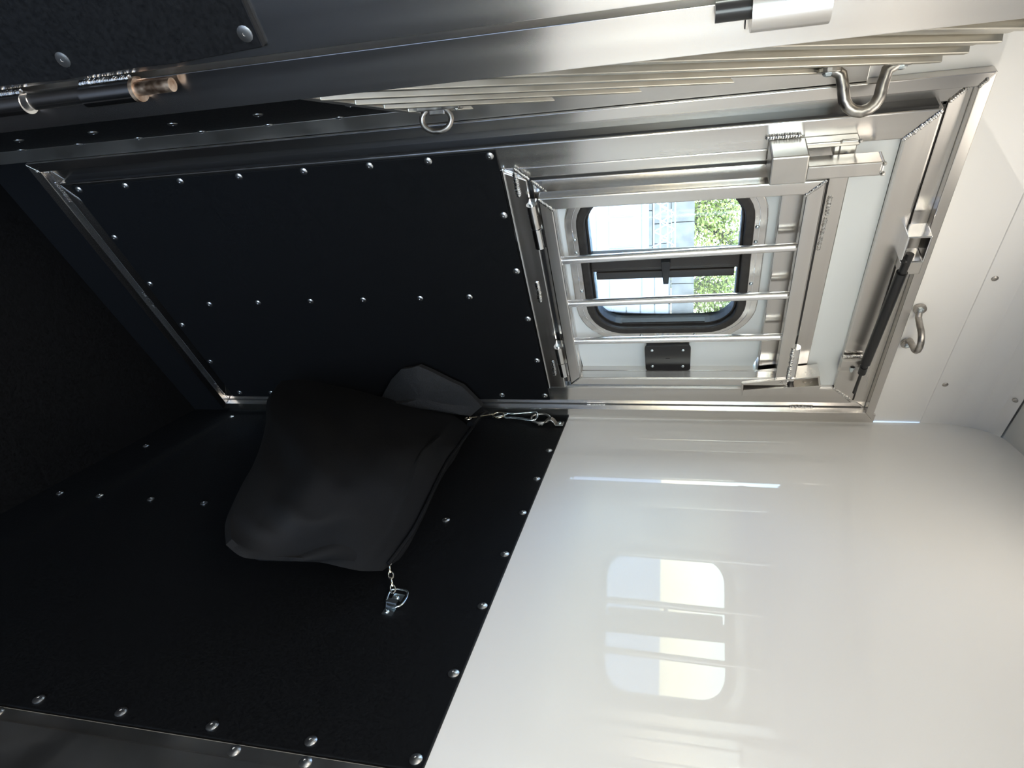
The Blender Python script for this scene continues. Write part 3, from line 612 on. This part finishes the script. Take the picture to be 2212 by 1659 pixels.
tl = tag(empty('parked_trailer'), 'white parked trailer outside the window, nearest the glass', 'trailer')
M_ = MO(9.5, -.75)
MB(M_).box(-.9, 1.25, 0, 1.6, .02, .98).make('body', TRAIL, tl, bevel=.04)
for k in range(5): MB(M_).box(-.75 + k * .42, -.75 + k * .42 + .39, -.025, -.001, .50, .86).make('side_panel', TRAIL, tl, bevel=.008)
MB(M_).box(-.92, 1.27, -.03, .0, .955, 1.0).make('top_rail', TRUSS, tl)
MB(M_).box(-.9, 1.25, -.03, 0, .33, .40).make('rub_rail', ALD, tl)
for x in (-.35, .55): MB(M_).cyl((x, -.1, -.28), (x, .16, -.28), .335, 28).make('wheel', TYRE, tl)
MB(M_).box(-.72, 1.0, -.06, .1, .02, .10).make('fender', TRAIL, tl, bevel=.01)
for s_, (D_, l0, l1, zb) in enumerate(((12.5, -1.45, .05, 1.12), (13.2, -1.6, .12, .98))):
    M_ = MO(D_, 0); e = tag(empty('lattice_truss'), 'galvanised lattice frame outside the window, ' + ('nearer' if s_ == 0 else 'farther') + ' of the two before the concrete blocks', 'lattice frame')
    MB(M_).cyl((l0, 0, zb), (l1, 0, zb), .014, 8).cyl((l0, 0, zb + .26), (l1, 0, zb + .26), .014, 8).make('chord', TRUSS, e)
    k = int((l1 - l0) / .14)
    for i in range(k):
        x = l0 + i * .14; za, zc_ = (zb, zb + .26) if i % 2 else (zb + .26, zb)
        MB(M_).cyl((x, 0, za), (x + .14, 0, zc_), .012, 8).make('brace', TRUSS, e)
    for x in (l0, l1): MB(M_).cyl((x, 0, GZ), (x, 0, zb + .27), .02, 8).make('leg', TRUSS, e)
m2 = MO(15, .9)
cr = tag(empty('white_crate'), 'white slatted crate outside, seen in the lower pane below the slider', 'crate')
for k in range(6): MB(m2).box(-.7, .9, 0, .05, -.6 + k * .31, -.6 + k * .31 + .28).make('board', TRAIL, cr)
MB(m2).box(-.72, -.66, -.02, .9, GZ, 1.27).box(.86, .92, -.02, .9, GZ, 1.27).make('post', TRUSS, cr)
# trees
def tree(D_, lat, h, seed, label):
    rnd = random.Random(seed); e = tag(empty('tree'), label, 'tree', 'spring trees behind the wall')
    base = OUT(D_, lat, GZ); m = MB(); tips = []
    def grow_(p, d, L_, r, lev):
        q = p + d * L_; mid = p.lerp(q, .5) + Vector((rnd.uniform(-1, 1), rnd.uniform(-1, 1), rnd.uniform(-.4, .4))) * L_ * .08
        m.sweep([p, mid, q], [r, r * .85, r * .7], 6)
        if lev == 0: tips.append(q); return
        tips.append(mid); tips.append(q)
        for _ in range(3 if lev > 1 else 4):
            nd = (d + Vector((rnd.uniform(-1, 1), rnd.uniform(-1, 1), rnd.uniform(-.35, .6))) * .95).normalized()
            grow_(p.lerp(q, rnd.uniform(.45, 1)), nd, L_ * rnd.uniform(.6, .8), r * .55, lev - 1)
    grow_(base, Vector((0, 0, 1)), h * .36, .16, 4)
    m.make('trunk', BARK, e)
    lf = MB()
    for t_ in tips:
        for _ in range(30):
            c = t_ + Vector((rnd.gauss(0, .38), rnd.gauss(0, .38), rnd.gauss(0, .34))); u = Vector((rnd.gauss(0, 1), rnd.gauss(0, 1), rnd.gauss(0, 1))).normalized(); v = u.orthogonal().normalized(); s = rnd.uniform(.04, .085)
            lf.bm.faces.new([lf.bm.verts.new(c + x) for x in (u * s, v * s * .7, -u * s, -v * s * .7)])
    lf.make('foliage', LEAF, e, kind='stuff')
for i, (D_, lat, h, lb) in enumerate(((26, -2.2, 6.0, 'bright green tree behind the block wall, filling the upper pane above the dark slider'),
                                    (31, .7, 6.4, 'bright green tree behind the block wall, seen in the lower pane below the dark slider'),
                                    (46, 1.6, 9.5, 'large pale green tree farthest back, rising behind the two nearer trees'))):
    tree(D_, lat, h, (12, 12, 21)[i], lb)
